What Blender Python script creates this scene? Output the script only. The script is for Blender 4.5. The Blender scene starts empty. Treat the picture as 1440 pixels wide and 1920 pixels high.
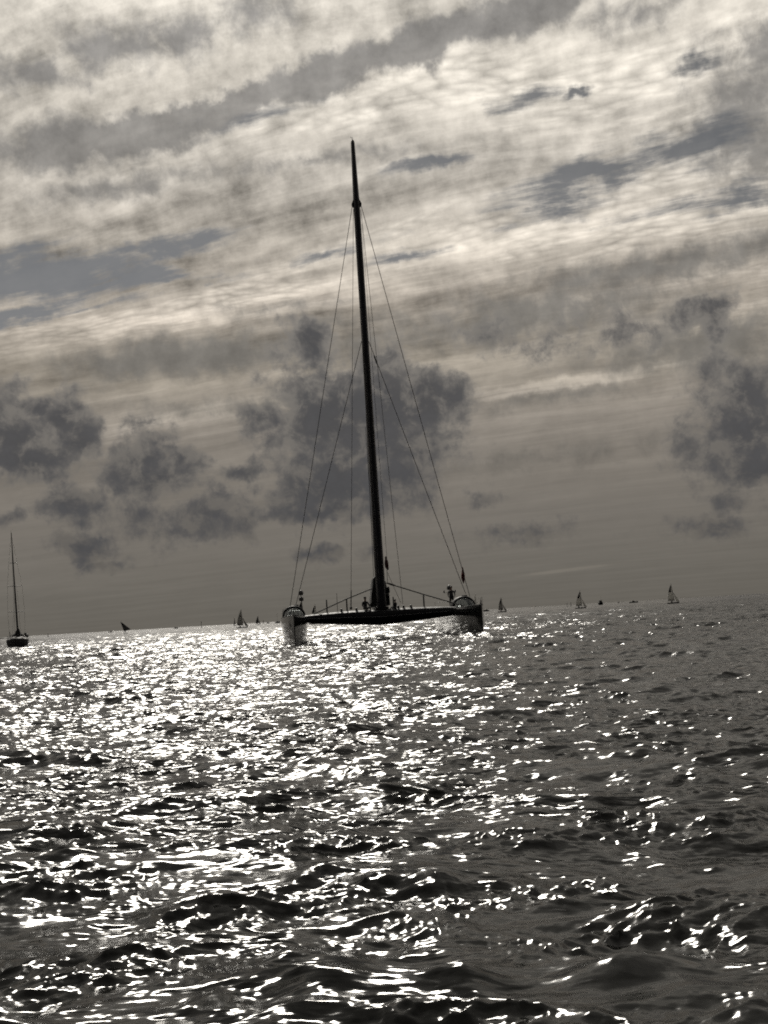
import bpy, bmesh, math, random
import numpy as np
from mathutils import Vector, Matrix
R = math.radians
SC = bpy.context.scene
COL = SC.collection
random.seed(5)

# ------------------------------------------------------------------ camera
F = 2600.0                      # focal length in photo pixels (1440 x 1920)
CAM_H = 1.7
ROLL = math.atan(0.0577)
PITCH = math.atan(193.5 / F)
cam = bpy.data.cameras.new('camera')
cam.sensor_fit = 'VERTICAL'
cam.sensor_height = 24.0
cam.lens = 24.0 * F / 1920.0
cam.clip_start = 0.1
cam.clip_end = 60000.0
cam_ob = bpy.data.objects.new('camera', cam)
COL.objects.link(cam_ob)
CAM_M = Matrix.Rotation(R(90) + PITCH, 4, 'X') @ Matrix.Rotation(-ROLL, 4, 'Z')
cam_ob.matrix_world = Matrix.Translation((0, 0, CAM_H)) @ CAM_M
SC.camera = cam_ob


def ray(px, py):
    """world direction of a photo pixel"""
    return (CAM_M.to_3x3() @ Vector(((px - 720) / F, -(py - 960) / F, -1))).normalized()


def at(px, py, Y):
    """world point seen at a photo pixel, Y metres ahead of the camera"""
    d = ray(px, py)
    return Vector((0, 0, CAM_H)) + d * (Y / d.y)


def azel(px, py):
    d = ray(px, py)
    return math.degrees(math.atan2(d.x, d.y)), math.degrees(math.asin(d.z))


# ------------------------------------------------------------------ light and exposure
SUN_AZ, SUN_EL = -8.0, 35.0      # degrees; azimuth to the right of straight ahead
SUN_DIR = Vector((math.sin(R(SUN_AZ)) * math.cos(R(SUN_EL)),
                  math.cos(R(SUN_AZ)) * math.cos(R(SUN_EL)), math.sin(R(SUN_EL))))
sun = bpy.data.lights.new('sun', 'SUN')
sun.energy = 3.0
sun.angle = R(11.0)
sun.color = (1.0, 0.95, 0.86)
sun_ob = bpy.data.objects.new('sun', sun)
COL.objects.link(sun_ob)
sun_ob.rotation_euler = SUN_DIR.to_track_quat('Z', 'Y').to_euler()

SC.cycles.use_adaptive_sampling = True
SC.cycles.adaptive_threshold = 0.02
SC.cycles.adaptive_min_samples = 8
SC.cycles.max_bounces = 4
SC.cycles.sample_clamp_indirect = 1.5
SC.cycles.use_denoising = False
SC.cycles.sample_clamp_direct = 5.0
SC.cycles.filter_width = 1.9
SC.view_settings.view_transform = 'Standard'
SC.view_settings.look = 'None'
SC.view_settings.exposure = 0.0
SC.view_settings.gamma = 1.0
SC.view_settings.use_curve_mapping = False


# ------------------------------------------------------------------ node expression helper
class E:
    """a socket with arithmetic"""
    nt = None

    def __init__(self, s): self.s = s

    @staticmethod
    def math(op, *a, clamp=False):
        n = E.nt.nodes.new('ShaderNodeMath'); n.operation = op; n.use_clamp = clamp
        for i, x in enumerate(a):
            if isinstance(x, E): E.nt.links.new(x.s, n.inputs[i])
            else: n.inputs[i].default_value = x
        return E(n.outputs[0])

    def __add__(s, o): return E.math('ADD', s, o)
    __radd__ = __add__
    def __sub__(s, o): return E.math('SUBTRACT', s, o)
    def __rsub__(s, o): return E.math('SUBTRACT', o, s)
    def __mul__(s, o): return E.math('MULTIPLY', s, o)
    __rmul__ = __mul__
    def __truediv__(s, o): return E.math('DIVIDE', s, o)
    def __rtruediv__(s, o): return E.math('DIVIDE', o, s)
    def __pow__(s, o): return E.math('POWER', s, o)


def vec(x, y, z=0.0):
    n = E.nt.nodes.new('ShaderNodeCombineXYZ')
    for i, v in enumerate((x, y, z)):
        if isinstance(v, E): E.nt.links.new(v.s, n.inputs[i])
        else: n.inputs[i].default_value = v
    return E(n.outputs[0])


def vmath(op, *a):
    n = E.nt.nodes.new('ShaderNodeVectorMath'); n.operation = op
    k = 0
    for x in a:
        if op == 'SCALE' and k == 1: k = 3
        if isinstance(x, E): E.nt.links.new(x.s, n.inputs[k])
        else: n.inputs[k].default_value = x
        k += 1
    return E(n.outputs['Value'] if op in ('DOT_PRODUCT', 'LENGTH') else n.outputs[0])


def sep(v):
    n = E.nt.nodes.new('ShaderNodeSeparateXYZ'); E.nt.links.new(v.s, n.inputs[0])
    return E(n.outputs[0]), E(n.outputs[1]), E(n.outputs[2])


def noise(v, scale, detail=4, rough=0.5, dist=0.0, color=False, dims='2D', lac=2.0):
    n = E.nt.nodes.new('ShaderNodeTexNoise'); n.noise_dimensions = dims
    E.nt.links.new(v.s, n.inputs['Vector'])
    n.inputs['Scale'].default_value = scale
    n.inputs['Detail'].default_value = detail
    n.inputs['Roughness'].default_value = rough
    n.inputs['Lacunarity'].default_value = lac
    n.inputs['Distortion'].default_value = dist
    return E(n.outputs['Color' if color else 'Fac'])


def smooth(x, a, b, lo=0.0, hi=1.0):
    n = E.nt.nodes.new('ShaderNodeMapRange'); n.interpolation_type = 'SMOOTHSTEP'
    E.nt.links.new(x.s, n.inputs['Value'])
    for k, v in (('From Min', a), ('From Max', b), ('To Min', lo), ('To Max', hi)):
        n.inputs[k].default_value = v
    return E(n.outputs[0])


def ramp(x, stops):
    n = E.nt.nodes.new('ShaderNodeValToRGB'); E.nt.links.new(x.s, n.inputs[0])
    cr = n.color_ramp
    cr.interpolation = 'LINEAR'
    for i, (p, c) in enumerate(stops):
        e = cr.elements[i] if i < 2 else cr.elements.new(p)
        e.position = p; e.color = (*c, 1)
    return E(n.outputs[0])


def mixc(f, a, b, mode='MIX'):
    n = E.nt.nodes.new('ShaderNodeMix'); n.data_type = 'RGBA'; n.blend_type = mode
    for k, v in ((0, f), (6, a), (7, b)):
        if isinstance(v, E): E.nt.links.new(v.s, n.inputs[k])
        else: n.inputs[k].default_value = v if k == 0 else (*v, 1)
    return E(n.outputs[2])


def lin(r, g, b):
    f = lambda c: ((c / 255 + 0.055) / 1.055) ** 2.4 if c > 10 else c / 255 / 12.92
    return (f(r), f(g), f(b))


# ------------------------------------------------------------------ sky
world = bpy.data.worlds.new('World')
SC.world = world
world.use_nodes = True
nt = world.node_tree
nt.nodes.clear()
E.nt = nt
SKY_STRENGTH = 0.1


TILTS = (0, 7, 12, 18)


def turned(p):
    """the sky position (azimuth, elevation) in axes tilted along the photo's streaks"""
    a, e, _ = sep(p)
    out = []
    for t in TILTS:
        c, s = math.cos(R(t) - ROLL), math.sin(R(t) - ROLL)
        out.append(vec(a * c + e * s, e * c - a * s) if t else p)
    return out


def feature_max(ps, feats, grow=1.0):
    """largest of many soft ellipses (px, py, half-width px, half-height px, tilt deg, weight) fixed to sky directions"""
    out = None
    k = math.degrees(1 / F)
    for (px, py, w, h, tilt, wt) in feats:
        a, e = azel(px, py)
        i = min(range(4), key=lambda j: abs(TILTS[j] - tilt))
        if i:
            c, s = math.cos(R(TILTS[i]) - ROLL), math.sin(R(TILTS[i]) - ROLL)
            a, e = a * c + e * s, e * c - a * s
        w, h = w * k * grow, h * k * grow
        ln = vmath('LENGTH', vmath('MULTIPLY_ADD', ps[i], (1 / w, 1 / h, 0.0), (-a / w, -e / h, 0.0)))
        v = E.math('MULTIPLY_ADD', ln, -wt, wt)        # wt at the centre, 0 on the rim
        out = v if out is None else E.math('MAXIMUM', out, v)
    return out


def build_sky():
    tc = nt.nodes.new('ShaderNodeTexCoord')
    D = E(tc.outputs['Generated'])
    x, y, z = sep(D)
    az = E.math('ARCTAN2', x, y) * (180 / math.pi)
    el = E.math('ARCSINE', z) * (180 / math.pi)
    p = vec(az, el)
    sd = vmath('DOT_PRODUCT', D, tuple(SUN_DIR))
    # -- clear air
    sky = nt.nodes.new('ShaderNodeTexSky')
    sky.sky_type = 'NISHITA'
    sky.sun_disc = False
    sky.sun_elevation = R(SUN_EL)
    sky.sun_rotation = R(SUN_AZ)
    sky.air_density = 1.0; sky.dust_density = 0.25; sky.ozone_density = 1.0
    air = E(sky.outputs[0])
    air = mixc(1.0, air, lin(148, 141, 134), 'MULTIPLY')
    bw_ = nt.nodes.new('ShaderNodeRGBToBW'); nt.links.new(air.s, bw_.inputs[0])
    air = mixc(0.88, air, vec(E(bw_.outputs[0]) * 0.98, E(bw_.outputs[0]), E(bw_.outputs[0]) * 1.04))     # whitened by thin veil cloud
    # -- flat cloud sheet seen in perspective: u along the streaks, v across them
    zz = E.math('MAXIMUM', z, 0.0) + 0.055
    X, Y = x / zz, y / zz
    sa = R(-60)
    u = X * math.sin(sa) + Y * math.cos(sa)
    v = X * math.cos(sa) - Y * math.sin(sa)
    pl = vec(X, Y)
    warp = noise(pl, 1.1, 3, 0.5, color=True)
    wx, wy, _ = sep(warp)
    uw, vw = u + (wx - 0.5) * 0.4, v + (wy - 0.5) * 0.22
    n_band = noise(vec(uw * 0.30, vw * 1.5), 1.0, 5, 0.55)
    n_mid = noise(vec(uw * 0.85, vw * 2.7), 1.0, 6, 0.62)
    n_fine = noise(vec(uw * 3.6, vw * 8.5), 1.3, 4, 0.62)
    n_silk = noise(vec(uw * 0.5, vw * 7.0), 1.0, 4, 0.6)
    # ragged coordinates for the drawn-out gaps and bands
    q = noise(p, 0.55, 4, 0.6, color=True)
    qx, qy, _ = sep(q)
    pw = vec(az + (qx - 0.5) * 2.6, el + (qy - 0.5) * 1.3)
    GAPS = [(80, 520, 300, 66, 6, 1.4), (250, 470, 240, 28, 10, .9), (30, 595, 190, 26, 12, .9), (620, 470, 130, 18, 10, .7),
            (1110, 325, 240, 42, 14, 1.0), (1310, 275, 120, 50, 16, .8), (1370, 372, 170, 34, 8, .9), (1050, 405, 120, 30, 8, .8),
            (830, 298, 120, 18, 10, .8), (1300, 122, 60, 24, 14, .9), (1085, 178, 60, 16, 16, .9), (985, 182, 90, 24, 8, .6),
            (760, 488, 110, 16, 6, .7), (470, 232, 120, 22, 12, .45), (330, 520, 160, 18, 8, .6)]
    g = feature_max(turned(pw), GAPS)
    inview = smooth(E.math('ABSOLUTE', az), 16.0, 22.0)
    g_far = (smooth(n_band, 0.34, 0.22) * smooth(el, 8, 14)) * inview      # the same kind of gaps round the rest of the sky
    n_gap = noise(vec(uw * 2.0, vw * 5.0), 1.3, 6, 0.62)
    gap = smooth(g + (n_gap - 0.5) * 1.7 + (n_fine - 0.5) * 1.3, 0.0, 0.8)
    gap = E.math('MAXIMUM', gap, g_far)
    # -- sheet brightness with elevation
    sheet = ramp(el / 40.0 + (n_mid - 0.5) * 0.05, [
        (0.0, lin(101, 97, 90)), (0.03, lin(105, 101, 94)), (0.09, lin(115, 110, 103)), (0.14, lin(124, 118, 110)), (0.20, lin(136, 129, 120)),
        (0.26, lin(150, 142, 130)), (0.32, lin(178, 169, 157)), (0.38, lin(195, 187, 175)), (0.45, lin(204, 197, 186)),
        (0.55, lin(215, 208, 196)), (0.70, lin(222, 216, 205)), (1.0, lin(205, 200, 192))])
    n_c = noise(p, 0.62, 8, 0.63)
    # streak contrast: strong above, faint near the horizon
    con = smooth(el, 3.0, 14.0, 0.09, 1.2)
    tex = (n_mid - 0.5) * 1.0 + (n_fine - 0.5) * 0.55 + (n_silk - 0.5) * 0.25 + (n_band - 0.5) * 1.3 + (n_c - 0.5) * 0.9
    vo = nt.nodes.new('ShaderNodeTexVoronoi'); vo.voronoi_dimensions = '2D'; vo.feature = 'F1'
    nt.links.new(vec(uw * 0.8 + (n_fine - 0.5) * 0.05, vw * 1.2 + (n_mid - 0.5) * 0.05).s, vo.inputs['Vector']); vo.inputs['Scale'].default_value = 24.0
    cells = (0.42 - E(vo.outputs['Distance'])) * smooth(n_mid + (n_band - 0.5) * 0.5, 0.46, 0.60) * smooth(el, 9.0, 13.0)
    tex = tex + cells * 0.48
    GLEAM = [(1080, 712, 260, 22, 7, 1.0), (380, 592, 420, 28, 9, .7), (280, 790, 260, 40, 5, .4), (640, 540, 330, 30, 8, .5), (900, 470, 420, 40, 9, .4), (560, 710, 260, 24, 6, .5)]
    gl = smooth(feature_max(turned(pw), GLEAM) + (n_silk - 0.5) * 1.1, 0.0, 0.8)
    lum = E.math('MAXIMUM', 1.0 + tex * con + gl * 0.7, 0.25)
    # thicker grey belts
    BELTS = [(130, 275, 200, 62, 7, 1.2), (250, 255, 230, 50, 12, 1.4), (420, 208, 230, 42, 18, 1.4), (610, 140, 230, 48, 18, 1.4), (800, 75, 230, 52, 18, 1.4), (980, 20, 190, 62, 12, 1.3),
             (220, 90, 150, 62, 5, .8), (350, 70, 90, 60, 0, .8), (60, 135, 130, 45, 0, .8), (480, 25, 110, 55, 0, .7), (230, 350, 260, 35, 10, .6),
             (350, 670, 330, 52, 6, .95), (600, 300, 330, 26, 8, .5), (1180, 30, 160, 50, 6, .55), (1400, 225, 130, 190, 80, .75), (1440, 110, 120, 90, 0, .7),
             (1240, 500, 420, 45, 8, .75), (1000, 590, 420, 70, 4, .75), (1330, 640, 300, 80, 6, .8), (700, 640, 240, 40, 8, .6),
             (520, 760, 420, 30, 3, .5), (1050, 740, 300, 30, 5, .45), (1000, 860, 420, 40, 5, .4), (660, 600, 260, 26, 6, .4), (520, 580, 240, 20, 8, .45)]
    b = feature_max(turned(pw), BELTS)
    b_far = smooth(n_band + (n_mid - 0.5) * 0.3, 0.55, 0.72) * inview
    n_belt = noise(p, 0.95, 7, 0.6, 0.2)
    belt = smooth(b + (n_belt - 0.5) * 0.9 + (n_mid - 0.5) * 0.4, 0.0, 0.66)
    belt = E.math('MAXIMUM', belt, b_far * 0.7)
    # forward scattering: the sheet is brighter towards the sun, duller away from it
    scat = smooth(sd, -0.3, 0.88, 0.26, 1.06) + (E.math('MAXIMUM', sd, 0.0) ** 130.0) * 3.5 + (E.math('MAXIMUM', sd, 0.0) ** 500.0) * 20.0
    sheet = vmath('SCALE', sheet, lum)
    grey = ramp(el / 40.0, [(0.0, lin(90, 86, 79)), (0.12, lin(100, 96, 90)), (0.30, lin(118, 115, 110)), (0.55, lin(124, 122, 120)), (1.0, lin(130, 128, 126))])
    grey = vmath('SCALE', grey, 0.56 + n_c * 0.9)
    sheet = mixc(belt * 0.85, sheet, grey)
    sheet = vmath('SCALE', sheet, scat)
    total = mixc(gap * 0.93, vmath('SCALE', sheet, 1 / SKY_STRENGTH), air)
    # -- low dark cumulus
    q2 = noise(p, 0.42, 4, 0.6, color=True)
    q2x, q2y, _ = sep(q2)
    pc = vec(az + (q2x - 0.5) * 2.2, el + (q2y - 0.5) * 2.2)
    CUM = [(30, 800, 90, 85, 0, 1.0), (105, 790, 75, 70, 10, 1.0), (130, 830, 60, 90, 0, 1.0), (40, 860, 130, 45, 0, 1.0), (70, 760, 60, 40, 0, .9),
           (265, 850, 70, 60, 0, .9), (290, 890, 120, 55, -5, 1.0), (130, 945, 90, 38, 0, .8), (150, 1025, 75, 38, 0, .8), (250, 985, 130, 55, 0, .55),
           (400, 970, 80, 60, 0, .75), (455, 960, 50, 60, 0, .7), (460, 890, 50, 24, 0, .7), (190, 1060, 60, 18, 0, .5), (10, 960, 40, 24, 0, .6),
           (580, 640, 55, 55, 0, .9), (590, 730, 110, 100, 0, .75), (640, 800, 165, 150, 0, 1.2), (610, 900, 130, 100, 0, 1.15), (710, 770, 135, 125, 0, 1.15),
           (800, 745, 90, 80, 0, 1.2), (770, 830, 95, 90, 0, 1.0), (500, 790, 50, 50, 0, .7), (610, 955, 125, 36, 0, 1.3), (730, 900, 105, 85, 0, .95),
           (1315, 588, 72, 50, 0, .95), (1395, 745, 118, 92, 0, .85), (1385, 825, 120, 80, 0, .95), (1425, 872, 115, 40, 0, 1.1),
           (1080, 640, 100, 40, 0, .28), (930, 635, 110, 40, 0, .3), (1350, 925, 90, 30, 0, .4), (600, 1048, 60, 18, 0, .6), (920, 935, 40, 22, 0, .5),
           (980, 1005, 120, 28, 0, .42), (1350, 985, 130, 26, 0, .4), (690, 1040, 50, 20, 0, .4), (1150, 620, 120, 50, 0, .25)]
    c = feature_max(turned(pc), CUM, 1.07)
    n_cf = noise(p, 0.22, 3, 0.5)
    c_far = (n_cf - 0.52) * 4.0 * smooth(E.math('ABSOLUTE', el - 8.0), 9.0, 3.0)
    c_far = c_far * inview - (1.0 - inview) * 5.0
    c = E.math('MAXIMUM', c, c_far)
    cd = c + (n_c - 0.5) * 1.25 + (0.09 - E.math('ABSOLUTE', n_belt - 0.5)) * 0.8
    alpha = smooth(cd, -0.04, 0.42) * 0.94
    core = smooth(cd * 0.8 + (n_belt - 0.5) * 2.3, -0.06, 0.88)
    edge = ramp(el / 40.0, [(0.0, lin(98, 94, 88)), (0.1, lin(108, 104, 99)), (0.22, lin(122, 118, 113)), (0.4, lin(140, 136, 131)), (1.0, lin(156, 152, 146))])
    ccol = mixc(core, edge, lin(74, 74, 76))
    ccol = vmath('SCALE', ccol, (0.72 + n_belt * 0.56) * smooth(sd, -0.6, 0.9, 0.6, 1.0) * (1 / SKY_STRENGTH))
    total = mixc(alpha, total, ccol)
    # thin distant contrail
    t = feature_max(turned(p), [(1060, 1069, 125, 4.5, 4.2, 1.0)])
    total = mixc(smooth(t + (n_c - 0.5) * 0.6, 0.0, 0.7) * 0.2, total, tuple(c_ / SKY_STRENGTH for c_ in lin(150, 142, 130)))
    bg = nt.nodes.new('ShaderNodeBackground')
    nt.links.new(total.s, bg.inputs[0])
    bg.inputs[1].default_value = SKY_STRENGTH
    out = nt.nodes.new('ShaderNodeOutputWorld')
    nt.links.new(bg.outputs[0], out.inputs[0])


build_sky()
world.cycles.sampling_method = 'MANUAL'
world.cycles.sample_map_resolution = 512


# ------------------------------------------------------------------ materials
def new_mat(name):
    m = bpy.data.materials.new(name); m.use_nodes = True
    E.nt = m.node_tree
    b = m.node_tree.nodes['Principled BSDF']
    return m, b


def setin(b, **k):
    for n, v in k.items():
        n = n.replace('_', ' ')
        s = b.inputs[n]
        if isinstance(v, E): b.id_data.links.new(v.s, s)
        elif isinstance(v, tuple) and len(v) == 3 and s.type == 'RGBA': s.default_value = (*v, 1)
        else: s.default_value = v


# ------------------------------------------------------------------ the sea
def tile_spectrum(L, N, lam_lo, lam_hi, peak, slope_rms, spread, wind_deg, seed, choppy):
    """periodic random wave field: height, horizontal shift"""
    rng = np.random.default_rng(seed)
    k1 = 2 * np.pi * np.fft.fftfreq(N, L / N)
    kx, ky = np.meshgrid(k1, k1, indexing='ij')
    k = np.hypot(kx, ky); k[0, 0] = 1e-6
    lam = 2 * np.pi / k
    kp = 2 * np.pi / peak
    S = k ** -3.6 * np.exp(-1.25 * (kp / k) ** 2)
    w = R(wind_deg)
    c = (kx * np.sin(w) + ky * np.cos(w)) / k
    S *= np.abs(c) ** spread + 0.05
    S *= (lam > lam_lo) * (lam < lam_hi)
    S[0, 0] = 0
    z = (rng.normal(size=(N, N)) + 1j * rng.normal(size=(N, N))) * np.sqrt(S)
    h = np.fft.ifft2(z).real
    H = np.fft.fft2(h)
    sx = np.fft.ifft2(1j * kx * H).real; sy = np.fft.ifft2(1j * ky * H).real
    a = slope_rms / math.sqrt((sx ** 2 + sy ** 2).mean())
    H *= a
    h = h * a
    dx = np.fft.ifft2(-1j * kx / k * H).real * -choppy
    dy = np.fft.ifft2(-1j * ky / k * H).real * -choppy
    return h, dx, dy


def sample(tile, L, x, y):
    N = tile.shape[0]
    fx = (x / L) % 1.0 * N; fy = (y / L) % 1.0 * N
    ix = np.floor(fx).astype(np.int64); iy = np.floor(fy).astype(np.int64)
    tx = fx - ix; ty = fy - iy
    ix %= N; iy %= N
    jx = (ix + 1) % N; jy = (iy + 1) % N
    return (tile[ix, iy] * (1 - tx) * (1 - ty) + tile[jx, iy] * tx * (1 - ty) + tile[ix, jy] * (1 - tx) * ty + tile[jx, jy] * tx * ty)


#        L      N    lam_lo lam_hi peak  slope spread wind seed chop
BANDS = [(171.0, 1024, 2.5, 14.0, 5.0, 0.072, 2.5, 8, 31, 1.2),
         (47.3, 1024, 0.80, 2.5, 1.5, 0.102, 2.5, 4, 32, 1.2),
         (19.7, 1024, 0.38, 0.80, 0.7, 0.140, 2.0, -10, 13, 0.95),
         (7.9, 1024, 0.12, 0.38, 0.24, 0.185, 2.0, 10, 14, 0.85),
         (2.9, 1024, 0.050, 0.12, 0.10, 0.150, 1.5, 0, 15, 0.6)]
RIPPLE = 0.10                       # slope of the ripples too small for any mesh


def build_sea():
    # rings: fine near the camera, coarser outward, on to the horizon
    r = [0.6]
    while r[-1] < 30000:
        x = r[-1]
        if x < 5: d = 0.12
        elif x < 260: d = float(np.interp(x, [5, 10, 40, 120, 260], [0.026, 0.034, 0.125, 0.30, 0.55]))
        else: d = 0.55 * (x / 260) ** 1.7
        r.append(x + d)
    r = np.array(r)
    half = 23.0
    a_in = np.linspace(-half, half, 790)
    a_out = np.linspace(half, 360 - half, 130)[1:-1]
    a = np.radians(np.concatenate([a_in, a_out]))
    nr, na = len(r), len(a)
    RR, AA = np.meshgrid(r, a, indexing='ij')
    x = RR * np.sin(AA); y = RR * np.cos(AA)
    dr = np.gradient(r)[:, None] * np.ones((1, na))
    da = np.where(np.abs(np.degrees(AA)) <= half + 1e-6, np.radians(2 * half / 789), np.radians((360 - 2 * half) / 129)) * RR
    sp = np.maximum(dr * 0.8, da)
    z = np.zeros_like(x); ox = np.zeros_like(x); oy = np.zeros_like(x)
    lost = np.full_like(x, RIPPLE ** 2)
    patch = None
    for (L, N, lo, hi, pk, sl, spd, wd, seed, chop) in BANDS:
        h, dx, dy = tile_spectrum(L, N, lo, hi, pk, sl, spd, wd, seed, chop)
        lam = math.sqrt(lo * min(hi, pk * 1.2))
        wgt = np.clip((lam / sp - 1.4) / 1.4, 0, 1)
        lost += (1 - wgt ** 2) * sl ** 2
        if hi > 0.9: wgt = wgt * (1 + 0.7 * np.clip((RR - 35) / 90, 0, 1))      # open water farther out is rougher
        if hi <= 0.4: wgt = wgt * patch                 # small ripples gather in cat's paws
        c, s = math.cos(0.23 * (seed % 20 - 12)), math.sin(0.23 * (seed % 20 - 12))
        xr, yr = (x * c + y * s, -x * s + y * c) if lo < 0.5 else (x, y)
        sdx, sdy = sample(dx, L, xr, yr), sample(dy, L, xr, yr)
        if lo < 0.5: sdx, sdy = sdx * c - sdy * s, sdx * s + sdy * c
        z += wgt * sample(h, L, xr, yr); ox += wgt * sdx; oy += wgt * sdy
        if lo == 0.80:
            patch = np.clip(0.95 + 0.75 * sample(h, L, (x * 0.8 + y * 0.25) + 13.7, (y * 0.8 - x * 0.25) + 5.1) / h.std(), 0.25, 1.7)
    # a few steeper crests standing out of the chop: photo pixel, width in photo pixels, height in metres
    for (px_, py_, w_, A_) in ((725, 1478, 280, .11), (665, 1372, 140, .13), (1035, 1211, 120, .16), (905, 1838, 170, .07), (560, 1800, 190, .05), (600, 1862, 330, .06),
                               (1150, 1835, 200, .05), (265, 1318, 130, .14), (830, 1655, 180, .05), (430, 1690, 190, .05), (1000, 1560, 170, .06), (745, 1203, 60, .16),
                               (1330, 1560, 170, .05), (930, 1345, 160, .12), (200, 1590, 170, .05), (1200, 1420, 140, .10)):
        d_ = ray(px_, py_); q_ = d_ * (-CAM_H / d_.z)
        wm = w_ / F * q_.y * 0.5
        lx = (x - q_.x) * 0.996 + (y - q_.y) * 0.09; ly = (q_.y - y) + (x - q_.x) * 0.09
        near_ = (np.abs(lx) < wm * 3) & (np.abs(ly) < 4)
        lx, ly = lx[near_], ly[near_]
        ly = ly + 0.10 * (lx / wm) ** 2 + 0.035 * np.sin(lx * 3.5 / wm + px_)
        fr = max(0.16, A_ * 1.25)
        z[near_] += A_ * np.exp(-(lx / wm) ** 2) * (0.9 + 0.12 * np.sin(lx * 4.0 / wm + py_)) * np.where(ly > 0, np.exp(-(ly / fr) ** 2), np.exp(-(ly / (fr * 3.5)) ** 2))
    # the hulls part the water: a low ridge along each waterline, highest at the bow
    for px_, py_ in ((555, 1214), (905, 1195)):
        d_ = ray(px_, py_); q_ = d_ * (-CAM_H / d_.z)
        th = math.atan(179.0 / F)
        lx = (x - q_.x) * math.cos(th) + (y - q_.y) * math.sin(th); ly = -(x - q_.x) * math.sin(th) + (y - q_.y) * math.cos(th)
        edge_ = 0.25 + 0.35 * np.sqrt(np.clip(ly + 0.4, 0, 30) / 2.0)
        z += np.where(ly > -0.8, 0.16 * np.exp(-((np.abs(lx) - edge_) / 0.28) ** 2) * np.exp(-np.clip(ly, 0, 99) / 5.0) * np.clip(ly + 0.8, 0, 1), 0)
    co = np.stack([x + ox, y + oy, z], -1).reshape(-1, 3).astype(np.float32)
    i = np.arange(nr - 1)[:, None] * na; j = np.arange(na)[None, :]; jn = (j + 1) % na
    quads = np.stack([i + j, i + jn, i + na + jn, i + na + j], -1).reshape(-1, 4)[:, ::-1]
    # closing cap under the camera
    cap = np.arange(na)
    n_q = len(quads)
    me = bpy.data.meshes.new('sea')
    me.vertices.add(len(co)); me.vertices.foreach_set('co', co.ravel())
    me.loops.add(n_q * 4 + na)
    me.loops.foreach_set('vertex_index', np.concatenate([quads.ravel(), cap[::-1]]).astype(np.int32))
    me.polygons.add(n_q + 1)
    me.polygons.foreach_set('loop_start', np.concatenate([np.arange(n_q) * 4, [n_q * 4]]).astype(np.int32))
    me.polygons.foreach_set('use_smooth', np.ones(n_q + 1, bool))
    at_ = me.attributes.new('ripple', 'FLOAT', 'POINT')
    at_.data.foreach_set('value', np.sqrt(lost).ravel().astype(np.float32))
    me.update(calc_edges=True)
    me.validate()
    ob = bpy.data.objects.new('sea', me); COL.objects.link(ob)
    ob['kind'] = 'structure'
    # water
    m, b = new_mat('sea_water')
    geo = E.nt.nodes.new('ShaderNodeNewGeometry')
    pos = E(geo.outputs['Position']); nrm = E(geo.outputs['Normal'])
    att = E.nt.nodes.new('ShaderNodeAttribute'); att.attribute_name = 'ripple'
    rip = E(att.outputs['Fac'])
    px, py, _ = sep(pos)
    c1 = noise(vec(px * 0.32, py), 12.0, 2, 0.6, color=True)
    c2 = noise(vec(px * 0.35 + 31.0, py), 2.8, 3, 0.7, color=True)
    c3 = noise(vec(px * 0.55 + 7.0, py * 0.5), 0.16, 4, 0.72, color=True)
    a1, b1, _ = sep(c1)
    a2, b2, _ = sep(c2)
    a3, b3, _ = sep(c3)
    far = smooth(vmath('LENGTH', pos), 40.0, 260.0)
    sx = (a1 - 0.5) * 3.4 + (a2 - 0.5) * 3.0 + (a3 - 0.5) * 5.0 * far
    sy = (b1 - 0.5) * 3.0 + (b2 - 0.5) * 2.8 + (b3 - 0.5) * 5.0 * far
    gust = noise(vec(px * 0.05, py * 0.05), 1.0, 2, 0.5)
    paws = noise(vec(px * 0.7, py * 0.45), 1.0, 3, 0.55)
    near = smooth(vmath('LENGTH', pos), 45.0, 10.0)
    k = rip * smooth(gust, 0.25, 0.75, 0.65, 1.3) * (1.0 - far * 0.48) * (1.0 + near * (smooth(paws, 0.34, 0.60, 0.2, 2.9) - 0.2))
    n2 = vmath('NORMALIZE', vmath('ADD', nrm, vec(sx * k, sy * k, 0.0)))
    setin(b, Base_Color=(0.005, 0.0052, 0.0042), Roughness=0.12 + far * 0.10, IOR=1.2, Normal=n2)
    me.materials.append(m)
    return ob


build_sea()


# ------------------------------------------------------------------ mesh helpers
def paint(name, col, rough=0.5, var=0.15, scale=3.0, metal=0.0, coat=0.0, spec=0.4):
    """plain surface with a little procedural wear"""
    m, b = new_mat(name)
    tc = E.nt.nodes.new('ShaderNodeTexCoord')
    n = noise(E(tc.outputs['Object']), scale, 5, 0.6, dims='3D')
    c = mixc(n, tuple(x * (1 - var) for x in col), tuple(min(1, x * (1 + var)) for x in col))
    setin(b, Base_Color=c, Roughness=smooth(n, 0.2, 0.8, rough * 0.8, min(1, rough * 1.2)), Metallic=metal, Coat_Weight=coat, Coat_Roughness=0.05, Specular_IOR_Level=spec)
    return m


def sailcloth(name, col, trans):
    m, b = new_mat(name)
    t = E.nt
    tc = t.nodes.new('ShaderNodeTexCoord')
    n = noise(E(tc.outputs['Object']), 1.4, 4, 0.6, dims='3D')
    c = mixc(n, tuple(x * 0.85 for x in col), tuple(min(1, x * 1.1) for x in col))
    setin(b, Base_Color=c, Roughness=0.7)
    tr = t.nodes.new('ShaderNodeBsdfTranslucent'); t.links.new(c.s, tr.inputs[0])
    mx = t.nodes.new('ShaderNodeMixShader'); mx.inputs[0].default_value = trans
    t.links.new(b.outputs[0], mx.inputs[1]); t.links.new(tr.outputs[0], mx.inputs[2])
    t.links.new(mx.outputs[0], t.nodes['Material Output'].inputs[0])
    return m


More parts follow.
